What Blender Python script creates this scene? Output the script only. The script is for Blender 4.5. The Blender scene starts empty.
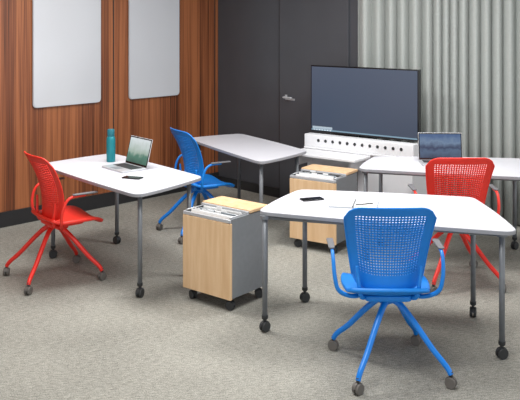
import bpy, math, random
from mathutils import Vector, Matrix
random.seed(4)
S=bpy.context.scene
S.view_settings.view_transform='Standard'
COL=S.collection

# ---------------------------------------------------------------- materials
def newmat(name):
    m=bpy.data.materials.new(name); m.use_nodes=True
    nt=m.node_tree; b=nt.nodes['Principled BSDF']
    return m,nt,b
def lin(c):
    return tuple(((x/255)/12.92 if x/255<=0.04045 else ((x/255+0.055)/1.055)**2.4) for x in c)+(1,)
def mat(name,rgb,rough=.5,metal=0,noise=.04,scale=30,spec=None):
    m,nt,b=newmat(name)
    n=nt.nodes.new('ShaderNodeTexNoise'); n.inputs['Scale'].default_value=scale
    tc=nt.nodes.new('ShaderNodeTexCoord'); nt.links.new(tc.outputs['Object'],n.inputs['Vector'])
    r=nt.nodes.new('ShaderNodeValToRGB')
    c=lin(rgb)
    r.color_ramp.elements[0].position=.3; r.color_ramp.elements[1].position=.7
    r.color_ramp.elements[0].color=tuple(x*(1-noise) for x in c[:3])+(1,)
    r.color_ramp.elements[1].color=tuple(min(1,x*(1+noise)) for x in c[:3])+(1,)
    nt.links.new(n.outputs['Fac'],r.inputs['Fac']); nt.links.new(r.outputs['Color'],b.inputs['Base Color'])
    b.inputs['Roughness'].default_value=rough; b.inputs['Metallic'].default_value=metal
    if spec is not None: b.inputs['Specular IOR Level'].default_value=spec
    return m
def wood(name,c1,c2,c3,strip=.11,sx=60,sz=1.2,rough=.4,contrast=1.0):
    m,nt,b=newmat(name); L=nt.links; N=nt.nodes
    tc=N.new('ShaderNodeTexCoord')
    mp=N.new('ShaderNodeMapping'); mp.inputs['Scale'].default_value=(sx,sx,sz)
    L.new(tc.outputs['Object'],mp.inputs['Vector'])
    sep=N.new('ShaderNodeSeparateXYZ'); L.new(tc.outputs['Object'],sep.inputs[0])
    d=N.new('ShaderNodeMath'); d.operation='DIVIDE'; d.inputs[1].default_value=strip; L.new(sep.outputs['X'],d.inputs[0])
    f=N.new('ShaderNodeMath'); f.operation='FLOOR'; L.new(d.outputs[0],f.inputs[0])
    wn=N.new('ShaderNodeTexWhiteNoise'); wn.noise_dimensions='1D'; L.new(f.outputs[0],wn.inputs['W'])
    add=N.new('ShaderNodeVectorMath'); add.operation='ADD'
    L.new(mp.outputs[0],add.inputs[0])
    sc=N.new('ShaderNodeVectorMath'); sc.operation='SCALE'; sc.inputs['Scale'].default_value=9
    L.new(wn.outputs['Color'],sc.inputs[0]); L.new(sc.outputs[0],add.inputs[1])
    n=N.new('ShaderNodeTexNoise'); n.inputs['Scale'].default_value=1; n.inputs['Detail'].default_value=6; n.inputs['Roughness'].default_value=.6
    n.inputs['Distortion'].default_value=.3
    L.new(add.outputs[0],n.inputs['Vector'])
    mp2=N.new('ShaderNodeMapping'); mp2.inputs['Scale'].default_value=(9,9,.35); L.new(tc.outputs['Object'],mp2.inputs['Vector'])
    n2=N.new('ShaderNodeTexNoise'); n2.inputs['Scale'].default_value=1; n2.inputs['Detail'].default_value=3; L.new(mp2.outputs[0],n2.inputs['Vector'])
    a=N.new('ShaderNodeMath'); a.operation='MULTIPLY_ADD'; a.inputs[1].default_value=.22*contrast
    L.new(wn.outputs['Value'],a.inputs[0]); L.new(n.outputs['Fac'],a.inputs[2])
    a2=N.new('ShaderNodeMath'); a2.operation='MULTIPLY_ADD'; a2.inputs[1].default_value=.5*contrast
    L.new(n2.outputs['Fac'],a2.inputs[0]); L.new(a.outputs[0],a2.inputs[2])
    r=N.new('ShaderNodeValToRGB'); e=r.color_ramp.elements
    e[0].position=.55; e[0].color=lin(c1); e[1].position=1.0; e[1].color=lin(c3)
    k=e.new(.78); k.color=lin(c2)
    L.new(a2.outputs[0],r.inputs['Fac']); L.new(r.outputs['Color'],b.inputs['Base Color'])
    b.inputs['Roughness'].default_value=rough
    return m

M_red=mat('red_plastic',(234,52,40),.42,noise=.03)
M_blue=mat('blue_plastic',(10,126,216),.42,noise=.03)
M_redm=mat('red_metal',(230,48,38),.3,noise=.02)
M_bluem=mat('blue_metal',(8,122,216),.3,noise=.02)
M_top=mat('white_laminate',(214,214,221),.32,noise=.01)
M_edge=mat('grey_edge_band',(146,148,154),.5)
M_leg=mat('graphite_metal',(116,120,125),.4,.2)
M_dark=mat('dark_plastic',(46,48,50),.5)
M_wheel=mat('wheel_grey',(88,86,84),.6)
M_cgrey=mat('warm_caster_grey',(100,96,92),.55)
M_alu=mat('aluminium',(190,192,196),.35,.35,noise=.01)
M_gside=mat('pedestal_grey',(122,126,130),.5)
M_white=mat('white_paint',(222,223,226),.45,noise=.01)
M_paper=mat('paper',(242,242,242),.8,noise=.02)
M_folder=mat('folder_grey',(150,158,166),.7,noise=.1)
M_teal=mat('teal_steel',(18,118,128),.35,.2)
M_black=mat('black_gloss',(14,15,18),.15)
M_bwall=mat('charcoal_paint',(68,70,75),.38,noise=.06,scale=3)
M_door=mat('charcoal_door',(70,72,77),.35,noise=.05,scale=3)
M_ceil=mat('ceiling_white',(215,215,215),.9)
M_base=mat('baseboard_dark',(40,40,42),.4)
M_board=mat('board_glass',(200,203,208),.18,noise=.03,scale=1.2)
M_armpad=mat('armpad_grey',(104,104,108),.6)
M_walnut=wood('walnut_veneer',(54,27,16),(118,66,39),(162,100,62),strip=.14,sx=55,sz=.6,rough=.42)
M_maple=wood('maple_ply',(205,166,124),(216,180,138),(226,194,155),strip=5,sx=25,sz=2,rough=.5,contrast=.9)

def carpet():
    m,nt,b=newmat('carpet'); L=nt.links; N=nt.nodes
    tc=N.new('ShaderNodeTexCoord')
    def noi(scale,rot,sc,det=2):
        mp=N.new('ShaderNodeMapping'); mp.inputs['Scale'].default_value=sc; mp.inputs['Rotation'].default_value=(0,0,rot)
        L.new(tc.outputs['Object'],mp.inputs['Vector'])
        n=N.new('ShaderNodeTexNoise'); n.inputs['Scale'].default_value=scale; n.inputs['Detail'].default_value=det
        L.new(mp.outputs[0],n.inputs['Vector']); return n
    n1=noi(1,.2,(26,110,1),3); n2=noi(1,-.5,(150,150,1)); n3=noi(1.5,0,(1,1,1))
    a=N.new('ShaderNodeMath'); a.operation='MULTIPLY_ADD'; a.inputs[1].default_value=.7
    L.new(n1.outputs['Fac'],a.inputs[0]); L.new(n2.outputs['Fac'],a.inputs[2])
    a2=N.new('ShaderNodeMath'); a2.operation='MULTIPLY_ADD'; a2.inputs[1].default_value=.25
    L.new(n3.outputs['Fac'],a2.inputs[0]); L.new(a.outputs[0],a2.inputs[2])
    r=N.new('ShaderNodeValToRGB'); e=r.color_ramp.elements
    e[0].position=.62; e[0].color=lin((110,109,103)); e[1].position=1.0; e[1].color=lin((174,172,163))
    mr=N.new('ShaderNodeMath'); mr.operation='MULTIPLY'; mr.inputs[1].default_value=.84
    L.new(a2.outputs[0],mr.inputs[0]); L.new(mr.outputs[0],r.inputs['Fac'])
    L.new(r.outputs['Color'],b.inputs['Base Color']); b.inputs['Roughness'].default_value=.95
    b.inputs['Specular IOR Level'].default_value=.1
    bp=N.new('ShaderNodeBump'); bp.inputs['Strength'].default_value=.15; bp.inputs['Distance'].default_value=.003
    L.new(a.outputs[0],bp.inputs['Height']); L.new(bp.outputs[0],b.inputs['Normal'])
    return m
M_carpet=carpet()

def curtain_mat():
    m,nt,b=newmat('curtain_fabric')
    N=nt.nodes; L=nt.links
    tc=N.new('ShaderNodeTexCoord'); n=N.new('ShaderNodeTexNoise'); n.inputs['Scale'].default_value=120
    L.new(tc.outputs['Object'],n.inputs['Vector'])
    r=N.new('ShaderNodeValToRGB'); r.color_ramp.elements[0].color=lin((148,153,150)); r.color_ramp.elements[1].color=lin((174,178,175))
    L.new(n.outputs['Fac'],r.inputs['Fac']); L.new(r.outputs['Color'],b.inputs['Base Color'])
    b.inputs['Roughness'].default_value=.85
    return m
M_curt=curtain_mat()

def screen_mat(name,stops,strength=1.0,noisy=0.0,axis='Z',zmin=0,zmax=1):
    m,nt,b=newmat(name); N=nt.nodes; L=nt.links
    tc=N.new('ShaderNodeTexCoord'); sep=N.new('ShaderNodeSeparateXYZ'); L.new(tc.outputs['Object'],sep.inputs[0])
    mr=N.new('ShaderNodeMapRange'); mr.inputs['From Min'].default_value=zmin; mr.inputs['From Max'].default_value=zmax
    L.new(sep.outputs[axis],mr.inputs['Value'])
    n=N.new('ShaderNodeTexNoise'); n.inputs['Scale'].default_value=18; n.inputs['Detail'].default_value=5
    L.new(tc.outputs['Object'],n.inputs['Vector'])
    ma=N.new('ShaderNodeMath'); ma.operation='MULTIPLY_ADD'; ma.inputs[1].default_value=noisy
    L.new(n.outputs['Fac'],ma.inputs[0]); L.new(mr.outputs[0],ma.inputs[2])
    su=N.new('ShaderNodeMath'); su.operation='SUBTRACT'; su.inputs[1].default_value=noisy*.5; L.new(ma.outputs[0],su.inputs[0])
    r=N.new('ShaderNodeValToRGB'); e=r.color_ramp.elements
    e[0].position=stops[0][0]; e[0].color=lin(stops[0][1]); e[1].position=stops[-1][0]; e[1].color=lin(stops[-1][1])
    for p,c in stops[1:-1]:
        k=e.new(p); k.color=lin(c)
    L.new(su.outputs[0],r.inputs['Fac'])
    b.inputs['Base Color'].default_value=(.01,.01,.012,1); b.inputs['Roughness'].default_value=.3
    L.new(r.outputs['Color'],b.inputs['Emission Color']); b.inputs['Emission Strength'].default_value=strength
    return m
M_tv=screen_mat('display_picture',[(0,(58,72,92)),(1,(76,88,108))],.9,zmin=.85,zmax=1.45)
M_task=mat('taskbar',(210,220,230),.4)
M_lap1=screen_mat('laptop_picture_forest',[(0,(50,85,76)),(.35,(80,128,112)),(.5,(160,180,168)),(1,(215,224,226))],.95,.5,axis='Z',zmin=0,zmax=.2)
M_lap2=screen_mat('laptop_picture_lake',[(0,(26,42,66)),(.35,(74,100,130)),(.5,(30,50,86)),(.75,(108,134,164)),(1,(64,96,142))],.8,.5,axis='Z',zmin=0,zmax=.2)

# ---------------------------------------------------------------- geometry helpers
def link(o,parent=None):
    COL.objects.link(o)
    if parent: o.parent=parent
    return o
def empty(name,loc=(0,0,0),rz=0,parent=None):
    e=bpy.data.objects.new(name,None); e.empty_display_size=.1
    e.location=loc; e.rotation_euler=(0,0,rz); COL.objects.link(e); e.parent=parent; return e
def mesh(name,vs,fs,m,parent=None,smooth=False,loc=(0,0,0),rot=(0,0,0)):
    me=bpy.data.meshes.new(name); me.from_pydata([tuple(v) for v in vs],[],fs); me.update()
    ms=m if isinstance(m,(list,tuple)) else [m]
    for x in ms: me.materials.append(x)
    if smooth:
        for p in me.polygons: p.use_smooth=True
    o=bpy.data.objects.new(name,me); o.location=loc; o.rotation_euler=rot
    return link(o,parent)
def bevel(o,w,seg=3):
    b=o.modifiers.new('bevel','BEVEL'); b.width=w; b.segments=seg; b.limit_method='ANGLE'; b.angle_limit=math.radians(40)
    for p in o.data.polygons: p.use_smooth=True
    o.modifiers.new('wn','WEIGHTED_NORMAL')
def box(name,x0,x1,y0,y1,z0,z1,m,parent=None,bv=0,rot=(0,0,0),loc=None):
    cx,cy,cz=(x0+x1)/2,(y0+y1)/2,(z0+z1)/2; a,b,c=(x1-x0)/2,(y1-y0)/2,(z1-z0)/2
    vs=[(sx*a,sy*b,sz*c) for sz in(-1,1) for sy in(-1,1) for sx in(-1,1)]
    fs=[(0,2,3,1),(4,5,7,6),(0,1,5,4),(2,6,7,3),(0,4,6,2),(1,3,7,5)]
    o=mesh(name,vs,fs,m,parent,loc=(cx,cy,cz) if loc is None else loc,rot=rot)
    if bv: bevel(o,bv)
    return o
def bakedbox(name,x0,x1,y0,y1,z0,z1,m,parent=None,bv=0):
    vs=[(x,y,z) for z in(z0,z1) for y in(y0,y1) for x in(x0,x1)]
    fs=[(0,2,3,1),(4,5,7,6),(0,1,5,4),(2,6,7,3),(0,4,6,2),(1,3,7,5)]
    o=mesh(name,vs,fs,m,parent)
    if bv: bevel(o,bv)
    return o
def smoothpts(pts,n=8):
    P=[Vector(p) for p in pts]; P=[P[0]*2-P[1]]+P+[P[-1]*2-P[-2]]; out=[]
    for i in range(1,len(P)-2):
        for k in range(n):
            t=k/n; a,b,c,d=P[i-1],P[i],P[i+1],P[i+2]
            out.append(.5*((2*b)+(c-a)*t+(2*a-5*b+4*c-d)*t*t+(-a+3*b-3*c+d)*t**3))
    out.append(P[-2]); return out
def tube(name,pts,r,m,parent=None,seg=12,sm=8,flat=1.0):
    P=smoothpts(pts,sm) if sm>1 and len(pts)>2 else [Vector(p) for p in pts]
    n=len(P); rr=r if isinstance(r,(list,tuple)) else [r,r]
    vs=[];fs=[]
    t=(P[1]-P[0]).normalized(); up=Vector((0,0,1)) if abs(t.z)<.9 else Vector((1,0,0))
    nrm=(up-t*up.dot(t)).normalized()
    for i in range(n):
        t=(P[min(i+1,n-1)]-P[max(i-1,0)]).normalized()
        nrm=(nrm-t*nrm.dot(t)).normalized(); bi=t.cross(nrm)
        rad=rr[0]+(rr[1]-rr[0])*i/(n-1)
        for k in range(seg):
            a=2*math.pi*k/seg; vs.append(P[i]+nrm*math.cos(a)*rad*flat+bi*math.sin(a)*rad)
    for i in range(n-1):
        for k in range(seg):
            k2=(k+1)%seg; fs.append((i*seg+k,i*seg+k2,(i+1)*seg+k2,(i+1)*seg+k))
    fs.append(tuple(range(seg))[::-1]); fs.append(tuple((n-1)*seg+k for k in range(seg)))
    o=mesh(name,vs,fs,m,parent,smooth=True)
    return o
def lathe(name,prof,m,parent=None,loc=(0,0,0),rot=(0,0,0),seg=24):
    vs=[];fs=[]
    for r,z in prof:
        for k in range(seg):
            a=2*math.pi*k/seg; vs.append((r*math.cos(a),r*math.sin(a),z))
    n=len(prof)
    for i in range(n-1):
        for k in range(seg):
            k2=(k+1)%seg; fs.append((i*seg+k,i*seg+k2,(i+1)*seg+k2,(i+1)*seg+k))
    fs.append(tuple(range(seg))[::-1]); fs.append(tuple((n-1)*seg+k for k in range(seg)))
    o=mesh(name,vs,fs,m,parent,loc=loc,rot=rot)
    for p in o.data.polygons: p.use_smooth=len(p.vertices)==4
    bv=o.modifiers.new('es','EDGE_SPLIT'); bv.split_angle=math.radians(45)
    return o
def fillet(poly,r,n=8,bulge=0.0):
    P=[Vector((p[0],p[1],0)) for p in poly]; m=len(P); out=[]
    segs=[]
    for i in range(m):
        a,b,c=P[i-1],P[i],P[(i+1)%m]
        d1=(a-b).normalized(); d2=(c-b).normalized(); ang=d1.angle(d2)
        rr=r[i] if isinstance(r,(list,tuple)) else r
        dist=rr/math.tan(ang/2)
        p1=b+d1*dist; p2=b+d2*dist
        segs.append((p1,b,p2))
    area=sum(P[i].x*P[(i+1)%m].y-P[(i+1)%m].x*P[i].y for i in range(m))
    sgn=1 if area>0 else -1
    for i in range(m):
        p1,b,p2=segs[i]
        for k in range(n+1):
            t=k/n; q=(1-t)**2*p1+2*t*(1-t)*b+t*t*p2; out.append(q)
        nx=segs[(i+1)%m][0]; d=nx-p2; nn=Vector((d.y,-d.x,0)).normalized()*sgn
        if bulge:
            for k in range(1,10):
                t=k/10; out.append(p2+d*t+nn*bulge*(4*t*(1-t)))
    return out
def prism(name,poly,z0,z1,m,parent=None,bv=0,loc=(0,0,0),rot=(0,0,0)):
    n=len(poly)
    area=sum(poly[i].x*poly[(i+1)%n].y-poly[(i+1)%n].x*poly[i].y for i in range(n))
    if area<0: poly=poly[::-1]
    vs=[(p.x,p.y,z0) for p in poly]+[(p.x,p.y,z1) for p in poly]
    fs=[tuple(range(n))[::-1],tuple(range(n,2*n))]+[(i,(i+1)%n,n+(i+1)%n,n+i) for i in range(n)]
    o=mesh(name,vs,fs,m,parent,loc=loc,rot=rot)
    if bv: bevel(o,bv,2)
    return o

# ---------------------------------------------------------------- casters
def caster(parent,x,y,ang,r=.03,m=None,ztop=.075,stem=True,name='caster'):
    m=m or M_wheel
    c,s=math.cos(ang),math.sin(ang)
    for side in (-1,1):
        off=side*.012
        px,py=x-s*off,y+c*off
        lathe(name+'_wheel',[(r*.55,-.008),(r*.93,-.008),(r,-.005),(r,.005),(r*.93,.008),(r*.55,.008)],m,parent,loc=(px,py,r),rot=(math.pi/2,0,ang),seg=20)
    vs=[];fs=[];n=8
    for i in range(n+1):
        a=math.radians(10+160*i/n)
        for w in(-.006,.006):
            for rr in (r*1.12,r*.6):
                lx,lz=math.cos(a)*rr,math.sin(a)*rr+r
                vs.append((x+c*lx-s*w,y+s*lx+c*w,lz))
    for i in range(n):
        b=i*4
        fs+= [(b,b+4,b+6,b+2),(b+1,b+3,b+7,b+5),(b,b+1,b+5,b+4),(b+2,b+6,b+7,b+3)]
    fs+=[(0,2,3,1),(n*4,n*4+1,n*4+3,n*4+2)]
    mesh(name+'_hood',vs,fs,m,parent)
    if stem: tube(name+'_stem',[(x,y,r*1.5),(x,y,ztop)],.009,M_dark,parent,sm=1)

# ---------------------------------------------------------------- chair
def chair(x,y,rz,mp,mm,swivel=0,off=(0,0)):
    E0=empty('task_chair',(x,y,0),rz)
    c,s=math.cos(-rz),math.sin(-rz)
    E=empty('upper_assembly',(off[0]*c-off[1]*s,off[0]*s+off[1]*c,0),swivel,E0)
    NU,NV=28,32
    def Bk(u,v):
        au=abs(u)
        k=max(0,(au-.66)/.34); drop=.060*(1-math.sqrt(max(0,1-k*k)))
        k2=max(0,(au-.35)/.65); lift=.085*(1-math.sqrt(max(0,1-k2*k2)))
        zt=.940-.010*u*u-drop; zb=.455+lift
        z=zb+(zt-zb)*v
        vv=(z-.455)/.485
        w=.174+.072*min(1,max(0,vv)*1.12)**.85-.014*max(0,vv-.85)/.15
        yy=-.135-.03*vv-.085*vv*vv+.028*math.sin(math.pi*vv)+.085*u*u*(1-.35*vv)-.012*max(0,au-.8)/.2
        return Vector((w*u,yy,z))
    vs=[];fs=[];idx={}
    for j in range(NV+1):
        for i in range(NU+1):
            idx[i,j]=len(vs); vs.append(Bk(-1+2*i/NU,j/NV))
    for j in range(NV):
        for i in range(NU):
            c4=[idx[i,j],idx[i+1,j],idx[i+1,j+1],idx[i,j+1]]
            uc=-1+2*(i+.5)/NU; vc=(j+.5)/NV
            if abs(uc)<.80 and .18<vc<.92:
                h=.36 if vc>.40 else .20+.16*(vc-.18)/.22
                ring=[]
                for k in range(8):
                    a=math.radians(-135-22.5+45*k)
                    du,dv=math.cos(a)*h*1.1,math.sin(a)*h*.95
                    ring.append(len(vs)); vs.append(Bk(-1+2*(i+.5+du)/NU,(j+.5+dv)/NV))
                for k in range(4):
                    fs.append((c4[k],ring[2*k+1],ring[2*k]))
                    fs.append((c4[k],c4[(k+1)%4],ring[(2*k+2)%8],ring[2*k+1]))
            else: fs.append(tuple(c4))
    o=mesh('backrest',vs,fs,mp,E,smooth=True)
    so=o.modifiers.new('s','SOLIDIFY'); so.thickness=.007; so.offset=0
    rim=[]
    for i in range(0,25): rim.append(Bk(-1,i/24*.999))
    for i in range(1,25): rim.append(Bk(-1+2*i/24,1))
    for i in range(1,25): rim.append(Bk(1,1-i/24))
    for i in range(1,25): rim.append(Bk(1-2*i/24,0))
    tube('backrest_rim',rim,.0055,mp,E,sm=1,seg=8)
    NS=24; vs=[];fs=[]
    for j in range(NS+1):
        for i in range(NS+1):
            u=-1+2*i/NS; v=-1+2*j/NS
            a=u*math.sqrt(1-.26*v*v); b=v*math.sqrt(1-.26*u*u)
            X=.240*a; Y=.05+.225*b
            z=.452+.022*a*a
            if b<-.55: z+=.05*((-b-.55)/.45)**1.8
            if b>.45: z-=.05*((b-.45)/.55)**2
            vs.append((X,Y,z))
    for j in range(NS):
        for i in range(NS):
            q=j*(NS+1)+i; fs.append((q,q+1,q+NS+2,q+NS+1))
    o=mesh('seat',vs,fs,mp,E,smooth=True)
    so=o.modifiers.new('s','SOLIDIFY'); so.thickness=.022; so.offset=-1
    b=o.modifiers.new('b','BEVEL'); b.width=.006; b.segments=2; b.limit_method='ANGLE'; b.angle_limit=1
    pan=fillet([(-.13,-.12),(.13,-.12),(.11,.14),(-.11,.14)],.04)
    prism('seat_pan',pan,.405,.437,mp,E,.008)
    lathe('hub',[(.03,.36),(.05,.372),(.055,.39),(.05,.41)],mm,E)
    for sx in(-1,1):
        tube('back_support',[(sx*.11,-.06,.42),(sx*.145,-.11,.43),(sx*.158,-.125,.48),(sx*.168,-.12,.55),(sx*.172,-.12,.60)],[.015,.008],mp,E)
        tube('arm_support',[(sx*.12,-.04,.42),(sx*.20,-.08,.425),(sx*.268,-.11,.465),(sx*.290,-.115,.54),(sx*.296,-.09,.62),(sx*.298,-.04,.657),(sx*.30,.06,.662)],[.013,.009],mp,E)
        pad=fillet([(-.017,-.06),(.017,-.06),(.020,.13),(-.020,.13)],.015)
        prism('arm_pad',[p+Vector((sx*.30,0.02,0)) for p in pad],.667,.677,M_armpad,E,.004)
    for (cx,cy) in((-.25,.275),(.25,.275),(.25,-.275),(-.25,-.275)):
        d=math.hypot(cx,cy); ux,uy=cx/d,cy/d
        prof=[(.02,.385),(.075,.362),(.16,.285),(.265,.175),(.345,.105),(d,.068)]
        tube('leg',[(ux*a,uy*a,z) for a,z in prof],[.0185,.014],mm,E0,seg=14)
        caster(E0,cx,cy,random.uniform(0,3.1),.029,M_cgrey,.085)
    return E0

# ---------------------------------------------------------------- table
def table(quad,legs,rad=.09):
    cx=sum(p[0] for p in quad)/4; cy=sum(p[1] for p in quad)/4
    E=empty('training_table',(cx,cy,0))
    q=[(p[0]-cx,p[1]-cy) for p in quad]
    P=fillet(q,rad,8,.012)
    n=len(P)
    area=sum(P[i].x*P[(i+1)%n].y-P[(i+1)%n].x*P[i].y for i in range(n))
    if area<0: P=P[::-1]
    z1,z0=.740,.716
    def ring(f,z): return [(p.x-(p.x)*f,p.y-(p.y)*f,z) for p in P]
    vs=ring(.006,z0)+ring(0,z0+.003)+ring(0,z1-.003)+ring(.005,z1)
    fs=[tuple(range(n))[::-1],tuple(range(3*n,4*n))]
    for r in range(3):
        for i in range(n):
            k=(i+1)%n; fs.append((r*n+i,r*n+k,(r+1)*n+k,(r+1)*n+i))
    o=mesh('tabletop',vs,fs,[M_top,M_edge],E)
    for i,p in enumerate(o.data.polygons): p.material_index=0 if i==1 else 1
    L=[(l[0]-cx,l[1]-cy) for l in legs]
    for (x,y) in L:
        tube('leg',[(x,y,.085),(x,y,.717)],.0165,M_leg,E,sm=1,seg=16)
        lathe('leg_collar',[(.03,.695),(.03,.716)],M_leg,E,loc=(x,y,0))
        lathe('leg_foot',[(.014,.075),(.02,.082),(.02,.10)],M_dark,E,loc=(x,y,0))
        caster(E,x,y,random.uniform(0,3.1),.032,M_dark,.085)
    for i in range(4):
        a=Vector((*L[i],.703)); b=Vector((*L[(i+1)%4],.703))
        tube('frame_rail',[a,b],.012,M_leg,E,sm=1,seg=8)
    return E

def laptop(x,y,rz,z,scr,open_deg=105,w=.32,d=.22):
    E=empty('laptop',(x,y,z),rz)
    prism('base',fillet([(-w/2,-d),(w/2,-d),(w/2,0),(-w/2,0)],.012),0.001,.014,M_alu,E,.003)
    box('keyboard',-w/2+.025,w/2-.025,-d+.095,-.02,.0142,.0155,M_dark,E)
    box('trackpad',-.05,.05,-d+.012,-d+.085,.0142,.0148,M_gside,E)
    t=math.radians(open_deg-90)
    H=empty('lid',(0,0,.012)); H.parent=E; H.rotation_euler=(-t,0,0)
    bakedbox('lid_shell',-w/2,w/2,0,.006,0,.225,M_alu,H,.003)
    bakedbox('bezel',-w/2+.003,w/2-.003,-.001,0.0,.004,.221,M_black,H)
    bakedbox('display',-w/2+.012,w/2-.012,-.002,-.0012,.018,.213,scr,H)
    return E
def phone(x,y,z,rz):
    E=empty('smartphone',(x,y,z),rz)
    prism('phone_body',fillet([(-.037,-.075),(.037,-.075),(.037,.075),(-.037,.075)],.01),.0005,.0085,M_black,E,.002)
    prism('phone_glass',fillet([(-.033,-.07),(.033,-.07),(.033,.07),(-.033,.07)],.008),.0086,.009,M_black,E)
    return E

def pedestal(x,y,rz,w=.43,d=.40,z0=.085,z1=.61):
    E=empty('mobile_pedestal',(x,y,0),rz)
    t=.018
    bakedbox('side_panel_left',0,t,.02,d,z0,z1,M_gside,E,.003)
    bakedbox('side_panel_right',w-t,w,.02,d,z0,z1,M_gside,E,.003)
    bakedbox('back_panel',t,w-t,d-t,d,z0,z1,M_gside,E)
    bakedbox('bottom_panel',t,w-t,.02,d-t,z0,z0+.02,M_gside,E)
    bakedbox('shelf',t,w-t,.02,d-t,z1-.14,z1-.13,M_gside,E)
    bakedbox('door_front',-.002,w+.002,0,.02,z0-.005,z1-.030,M_maple,E,.003)
    bakedbox('top_rim_front',0,w,.0,.014,z1-.026,z1-.004,M_alu,E,.003)
    bakedbox('lid',-.004,w+.004,d*.50,d+.006,z1+.004,z1+.026,M_maple,E,.004)
    bakedbox('lid_lip',0,w,d*.46,d*.495,z1-.004,z1+.018,M_alu,E,.003)
    cols=[M_paper,M_folder,M_paper,M_gside,M_folder,M_paper,M_dark,M_paper]
    for i in range(8):
        y0=.03+i*.0185; tilt=.012+.004*random.random(); zt=z1+.004+random.uniform(-.012,.006)
        x0=.03+random.uniform(0,.02); x1=w-.03-random.uniform(0,.03)
        vs=[(x0,y0,z1-.128),(x1,y0,z1-.128),(x1,y0+.005,z1-.128),(x0,y0+.005,z1-.128),
            (x0,y0-.004+tilt,zt),(x1,y0-.004+tilt,zt),(x1,y0+.001+tilt,zt),(x0,y0+.001+tilt,zt)]
        mesh('hanging_folder',vs,[(3,2,1,0),(4,5,6,7),(0,1,5,4),(1,2,6,5),(2,3,7,6),(3,0,4,7)],cols[i],E)
        tx=x0+.03+.045*(i%5)
        bakedbox('folder_tab',tx,tx+.05,y0-.003+tilt,y0+tilt,zt-.005,zt+.012,M_paper,E)
    tube('wire_rail',[(t+.003,.02,z1+.003),(t+.003,d*.46,z1+.003)],.005,M_alu,E,sm=1)
    tube('wire_rail',[(w-t-.003,.02,z1+.003),(w-t-.003,d*.46,z1+.003)],.005,M_alu,E,sm=1)
    for cx in(.05,w-.04):
        for cy in(.05,d-.05):
            caster(E,cx,cy,random.uniform(0,3.1),.03,M_dark,z0)
    return E

# ---------------------------------------------------------------- room
floor=mesh('floor',[(-9,-2.5,0),(5,-2.5,0),(5,10.5,0),(-9,10.5,0)],[(0,1,2,3)],M_carpet)
ceil=mesh('ceiling',[(-9,-2.5,3.0),(5,-2.5,3.0),(5,10.5,3.0),(-9,10.5,3.0)],[(3,2,1,0)],M_ceil)
C=(-.485,9.23)
def atleft(name,x0,x1,y0,y1,z0,z1,m,bv=0):
    o=bakedbox(name,x0,x1,y0,y1,z0,z1,m,None,bv); o.location=(C[0],C[1],0); o.rotation_euler=(0,0,math.radians(225)); return o
def atback(name,x0,x1,y0,y1,z0,z1,m,bv=0,parent=None):
    o=bakedbox(name,x0,x1,y0,y1,z0,z1,m,None,bv); o.location=(C[0],C[1],0); o.rotation_euler=(0,0,math.radians(-45)); return o
atleft('wall_left',0,9,-.12,0,0,3,M_walnut)
atleft('baseboard_left',0,9,0,.015,0,.14,M_base)
for i,x in enumerate((.05,1.44,2.83,4.2,5.6,7.0)):
    atleft('trim_%d'%(i+1),x-.006,x+.006,0,.0025,.14,3,M_base)
atback('wall_back',-.12,2.08,0,.12,0,3,M_bwall)
atback('baseboard_back',0,.98,-.012,0,0,.1,M_base)
for (a,b) in((.593,1.265),(1.61,2.365)):
    E=empty('whiteboard',(C[0],C[1],0),math.radians(225))
    poly=fillet([(a,1.07),(b,1.07),(b,2.32),(a,2.32)],.045)
    for nm,sh,y0,y1,m in(('board_back',.0,.012,.026,M_alu),('board_surface',.004,.0262,.031,M_board)):
        cx,cy=(a+b)/2,(1.07+2.32)/2
        n=len(poly)
        P=[(cx+(p.x-cx)*(1-sh*2/(b-a)),cy+(p.y-cy)*(1-sh*2/1.25)) for p in poly]
        vs=[(p[0],y0,p[1]) for p in P]+[(p[0],y1,p[1]) for p in P]
        fs=[tuple(range(n)),tuple(range(n,2*n))[::-1]]+[(i,n+i,n+(i+1)%n,(i+1)%n) for i in range(n)]
        mesh(nm,vs,fs,m,E)
    for xx in(a+.1,b-.1):
        for zz in (1.17,2.2):
            box('standoff',xx-.012,xx+.012,.0005,.0125,zz-.012,zz+.012,M_alu,E)
D=empty('door_1',(C[0],C[1],0),math.radians(-45))
bakedbox('door_leaf',1.0,1.93,-.02,-.001,.01,2.6,M_door,D,.003)
bakedbox('door_reveal',.985,1.0,-.012,-.001,.0,2.62,M_base,D)
bakedbox('handle_plate',1.085,1.115,-.03,-.02,1.06,1.11,M_alu,D,.003)
tube('handle_lever',[(1.10,-.02,1.085),(1.10,-.065,1.085),(1.13,-.07,1.085),(1.22,-.07,1.085)],.011,M_alu,D)
bakedbox('lock_plate',1.085,1.22,-.024,-.02,1.055,1.075,M_alu,D)
a=Vector((.80,7.965)); b=Vector((4.6,6.94)); ang=math.atan2(b.y-a.y,b.x-a.x); Lw=(b-a).length
w=bakedbox('wall_right',0,Lw,0,.1,0,3,M_white); w.location=(a.x,a.y,0); w.rotation_euler=(0,0,ang)
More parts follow.
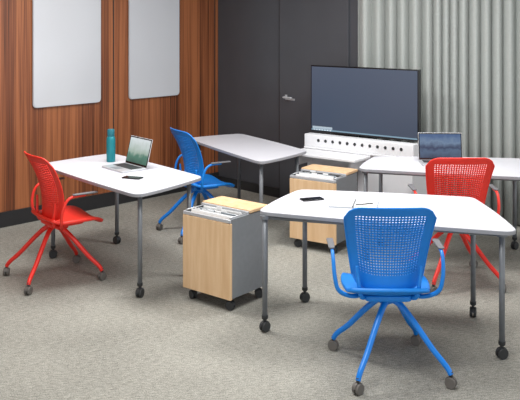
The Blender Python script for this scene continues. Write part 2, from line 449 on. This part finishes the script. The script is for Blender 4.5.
# curtain
a=Vector((.93,7.745)); b=Vector((4.4,6.81)); d=(b-a); Lc=d.length; d.normalize(); nn=Vector((-d.y,d.x))
vs=[];fs=[];n=1000; NZ=4
ph=0
for i in range(n+1):
    s=Lc*i/n
    ph+= (Lc/n)*2*math.pi/(.105+.02*math.sin(s*5.1)+.014*math.sin(s*13))
    for j in range(NZ+1):
        z=.02+2.96*j/NZ
        amp=.044*(1-.08*j/NZ)
        o1=amp*math.sin(ph)+.010*math.sin(2*ph+1+j*.06)+.004*math.sin(s*31+j*.1)
        o2=.018*math.cos(ph)
        p=a+d*(s+o2)+nn*o1
        vs.append((p.x,p.y,z))
for i in range(n):
    for j in range(NZ):
        q=i*(NZ+1)+j; fs.append((q,q+NZ+1,q+NZ+2,q+1))
cu=mesh('curtain',vs,fs,M_curt,None,smooth=True)
s_=cu.modifiers.new('s','SOLIDIFY'); s_.thickness=.003

# ---------------------------------------------------------------- tables
table([(-.03,4.93),(1.455,4.44),(1.42,5.32),(.27,5.56)],[(.03,4.93),(1.373,4.54),(1.377,5.17),(.305,5.44)])
table([(-1.80,6.50),(-.82,5.36),(-.42,5.98),(-1.30,7.02)],[(-1.66,6.42),(-.83,5.53),(-.53,5.98),(-1.22,6.82)])
table([(-.72,7.88),(.01,6.56),(.43,7.13),(-.20,8.18)],[(-.60,7.82),(.01,6.72),(.33,7.13),(-.21,8.02)])
table([(.76,6.30),(2.25,5.90),(2.22,6.76),(.98,6.86)],[(.84,6.36),(2.12,6.02),(2.12,6.66),(1.02,6.76)])
# ---------------------------------------------------------------- chairs
chair(.713,4.42,math.radians(8),M_blue,M_bluem,math.radians(-9),(-.018,0))
chair(-1.53,5.94,math.atan2(.305,.445)-math.pi/2,M_red,M_redm,math.radians(2),(.055,.0))
chair(-.55,7.17,math.atan2(.45,.8)-math.pi/2,M_blue,M_bluem,0,(.015,0))
chair(1.43,5.88,math.radians(6),M_red,M_redm,math.radians(-6))
# ---------------------------------------------------------------- pedestals
pedestal(-.53,5.50,math.atan2(-.27,.334))
pedestal(.25,6.72,math.atan2(-.22,.34))
# ---------------------------------------------------------------- media cart with display
T=empty('media_cart',(.495,7.75,0),math.atan2(-.67,.915))
bakedbox('cabinet',.02,1.114,-.10,.22,.09,.68,M_white,T,.006)
bakedbox('cabinet_top',0,1.134,-.13,.24,.68,.70,M_white,T,.005)
bakedbox('side_shelf',0,.72,-.42,-.13,.655,.68,M_white,T,.006)
bakedbox('shelf_bracket',.06,.08,-.36,-.11,.56,.655,M_white,T)
bakedbox('shelf_bracket',.62,.64,-.36,-.11,.56,.655,M_white,T)
bakedbox('speaker_bar',0.0,1.134,-.12,-.02,.70,.815,M_white,T,.006)
for i in range(12):
    lathe('speaker_port',[(.012,0),(.015,.004)],M_dark,T,loc=(.16+i*.078,-.1195,.765),rot=(math.pi/2,0,0),seg=14)
bakedbox('door_gap',.565,.569,-.1015,-.1,.1,.67,M_dark,T)
for xx in(.1,1.03):
    for yy in(-.04,.16): caster(T,xx,yy,random.uniform(0,3),.032,M_dark,.09)
bakedbox('mount_column',.49,.64,.06,.12,.70,1.3,M_dark,T)
V=empty('flat_display',(.495,7.75,0),math.atan2(-.67,.915))
bakedbox('display_housing',-.005,1.129,.0,.05,.825,1.465,M_black,V,.004)
bakedbox('display_panel',.008,1.116,-.003,-.0005,.842,1.453,M_tv,V)
M_ui=screen_mat('display_interface',[(0,(150,175,195)),(1,(190,205,215))],.9,zmin=.84,zmax=.88)
bakedbox('taskbar_strip',.008,1.116,-.004,-.003,.842,.854,screen_mat('taskbar_picture',[(0,(120,160,185)),(1,(140,175,195))],.8),V)
bakedbox('interface_window',.02,.24,-.0045,-.003,.856,.880,M_ui,V)
for i in range(7):
    bakedbox('taskbar_icon',.03+i*.03,.048+i*.03,-.005,-.004,.844,.852,M_task,V)
# ---------------------------------------------------------------- table items
Ld=math.atan2(-.757,.65)
laptop(-.99,6.37,Ld,.740,M_lap1,104)
laptop(1.49,6.60,math.radians(-3),.740,M_lap2,100,w=.36)
phone(-.945,5.93,.740,math.radians(70))
phone(.34,5.24,.740,math.radians(-70))
B=empty('water_bottle',(-1.23,6.60,.740))
lathe('bottle_body',[(.030,0),(.036,.004),(.037,.18),(.034,.20),(.026,.212)],M_teal,B)
lathe('bottle_cap',[(.029,.212),(.030,.216),(.030,.262),(.026,.268)],mat('teal_cap',(14,96,108),.5),B)
bakedbox('bottle_band',-.0385,.0385,-.004,.004,.12,.13,M_teal,B)
Nn=empty('notebook',(.60,5.10,.740),math.radians(-12))
bakedbox('cover',-.152,.15,-.102,.106,.0005,.004,M_folder,Nn)
bakedbox('page_left',-.145,-.006,-.095,.10,.004,.011,M_paper,Nn)
bakedbox('page_right',.006,.145,-.095,.10,.004,.009,M_paper,Nn)
bakedbox('page_lines',-.12,-.03,-.06,-.055,.0111,.0114,M_folder,Nn)
tube('spiral_binding',[(0,-.09,.010),(0,.095,.010)],.005,M_gside,Nn,sm=1)
Pn=empty('pen',(.66,5.06,.7490),math.radians(20))
tube('pen_barrel',[(-.06,0,.006),(.06,0,.006)],.004,M_dark,Pn,sm=1)
tube('pen_tip',[(.06,0,.006),(.072,0,.006)],[.004,.001],M_alu,Pn,sm=1)

# ---------------------------------------------------------------- lighting
W=bpy.data.worlds.new('world'); S.world=W; W.use_nodes=True
bg=W.node_tree.nodes['Background']; bg.inputs[0].default_value=(.97,.98,1,1); bg.inputs[1].default_value=1.3
def area(name,loc,rot,sx,sy,e,col=(1,1,1)):
    l=bpy.data.lights.new(name,'AREA'); l.shape='RECTANGLE'; l.size=sx; l.size_y=sy; l.energy=e; l.color=col
    o=bpy.data.objects.new(name,l); o.location=loc; o.rotation_euler=rot; COL.objects.link(o); return o
area('ceiling_light',(-1.2,5.8,2.95),(0,0,0),1.4,.7,82,(1,.99,.97))
area('ceiling_light',(1.2,5.8,2.95),(0,0,0),1.1,.7,72,(1,.99,.97))
area('ceiling_light',(0.0,3.4,2.95),(0,0,0),1.8,.8,64,(1,.99,.97))

# ---------------------------------------------------------------- camera
cam=bpy.data.cameras.new('camera'); co=bpy.data.objects.new('camera',cam); COL.objects.link(co)
co.location=(0,0,1.95); co.rotation_euler=(math.pi/2,0,0)
cam.lens=800/520*36; cam.sensor_width=36; cam.sensor_fit='HORIZONTAL'; cam.shift_y=-185/520
S.camera=co
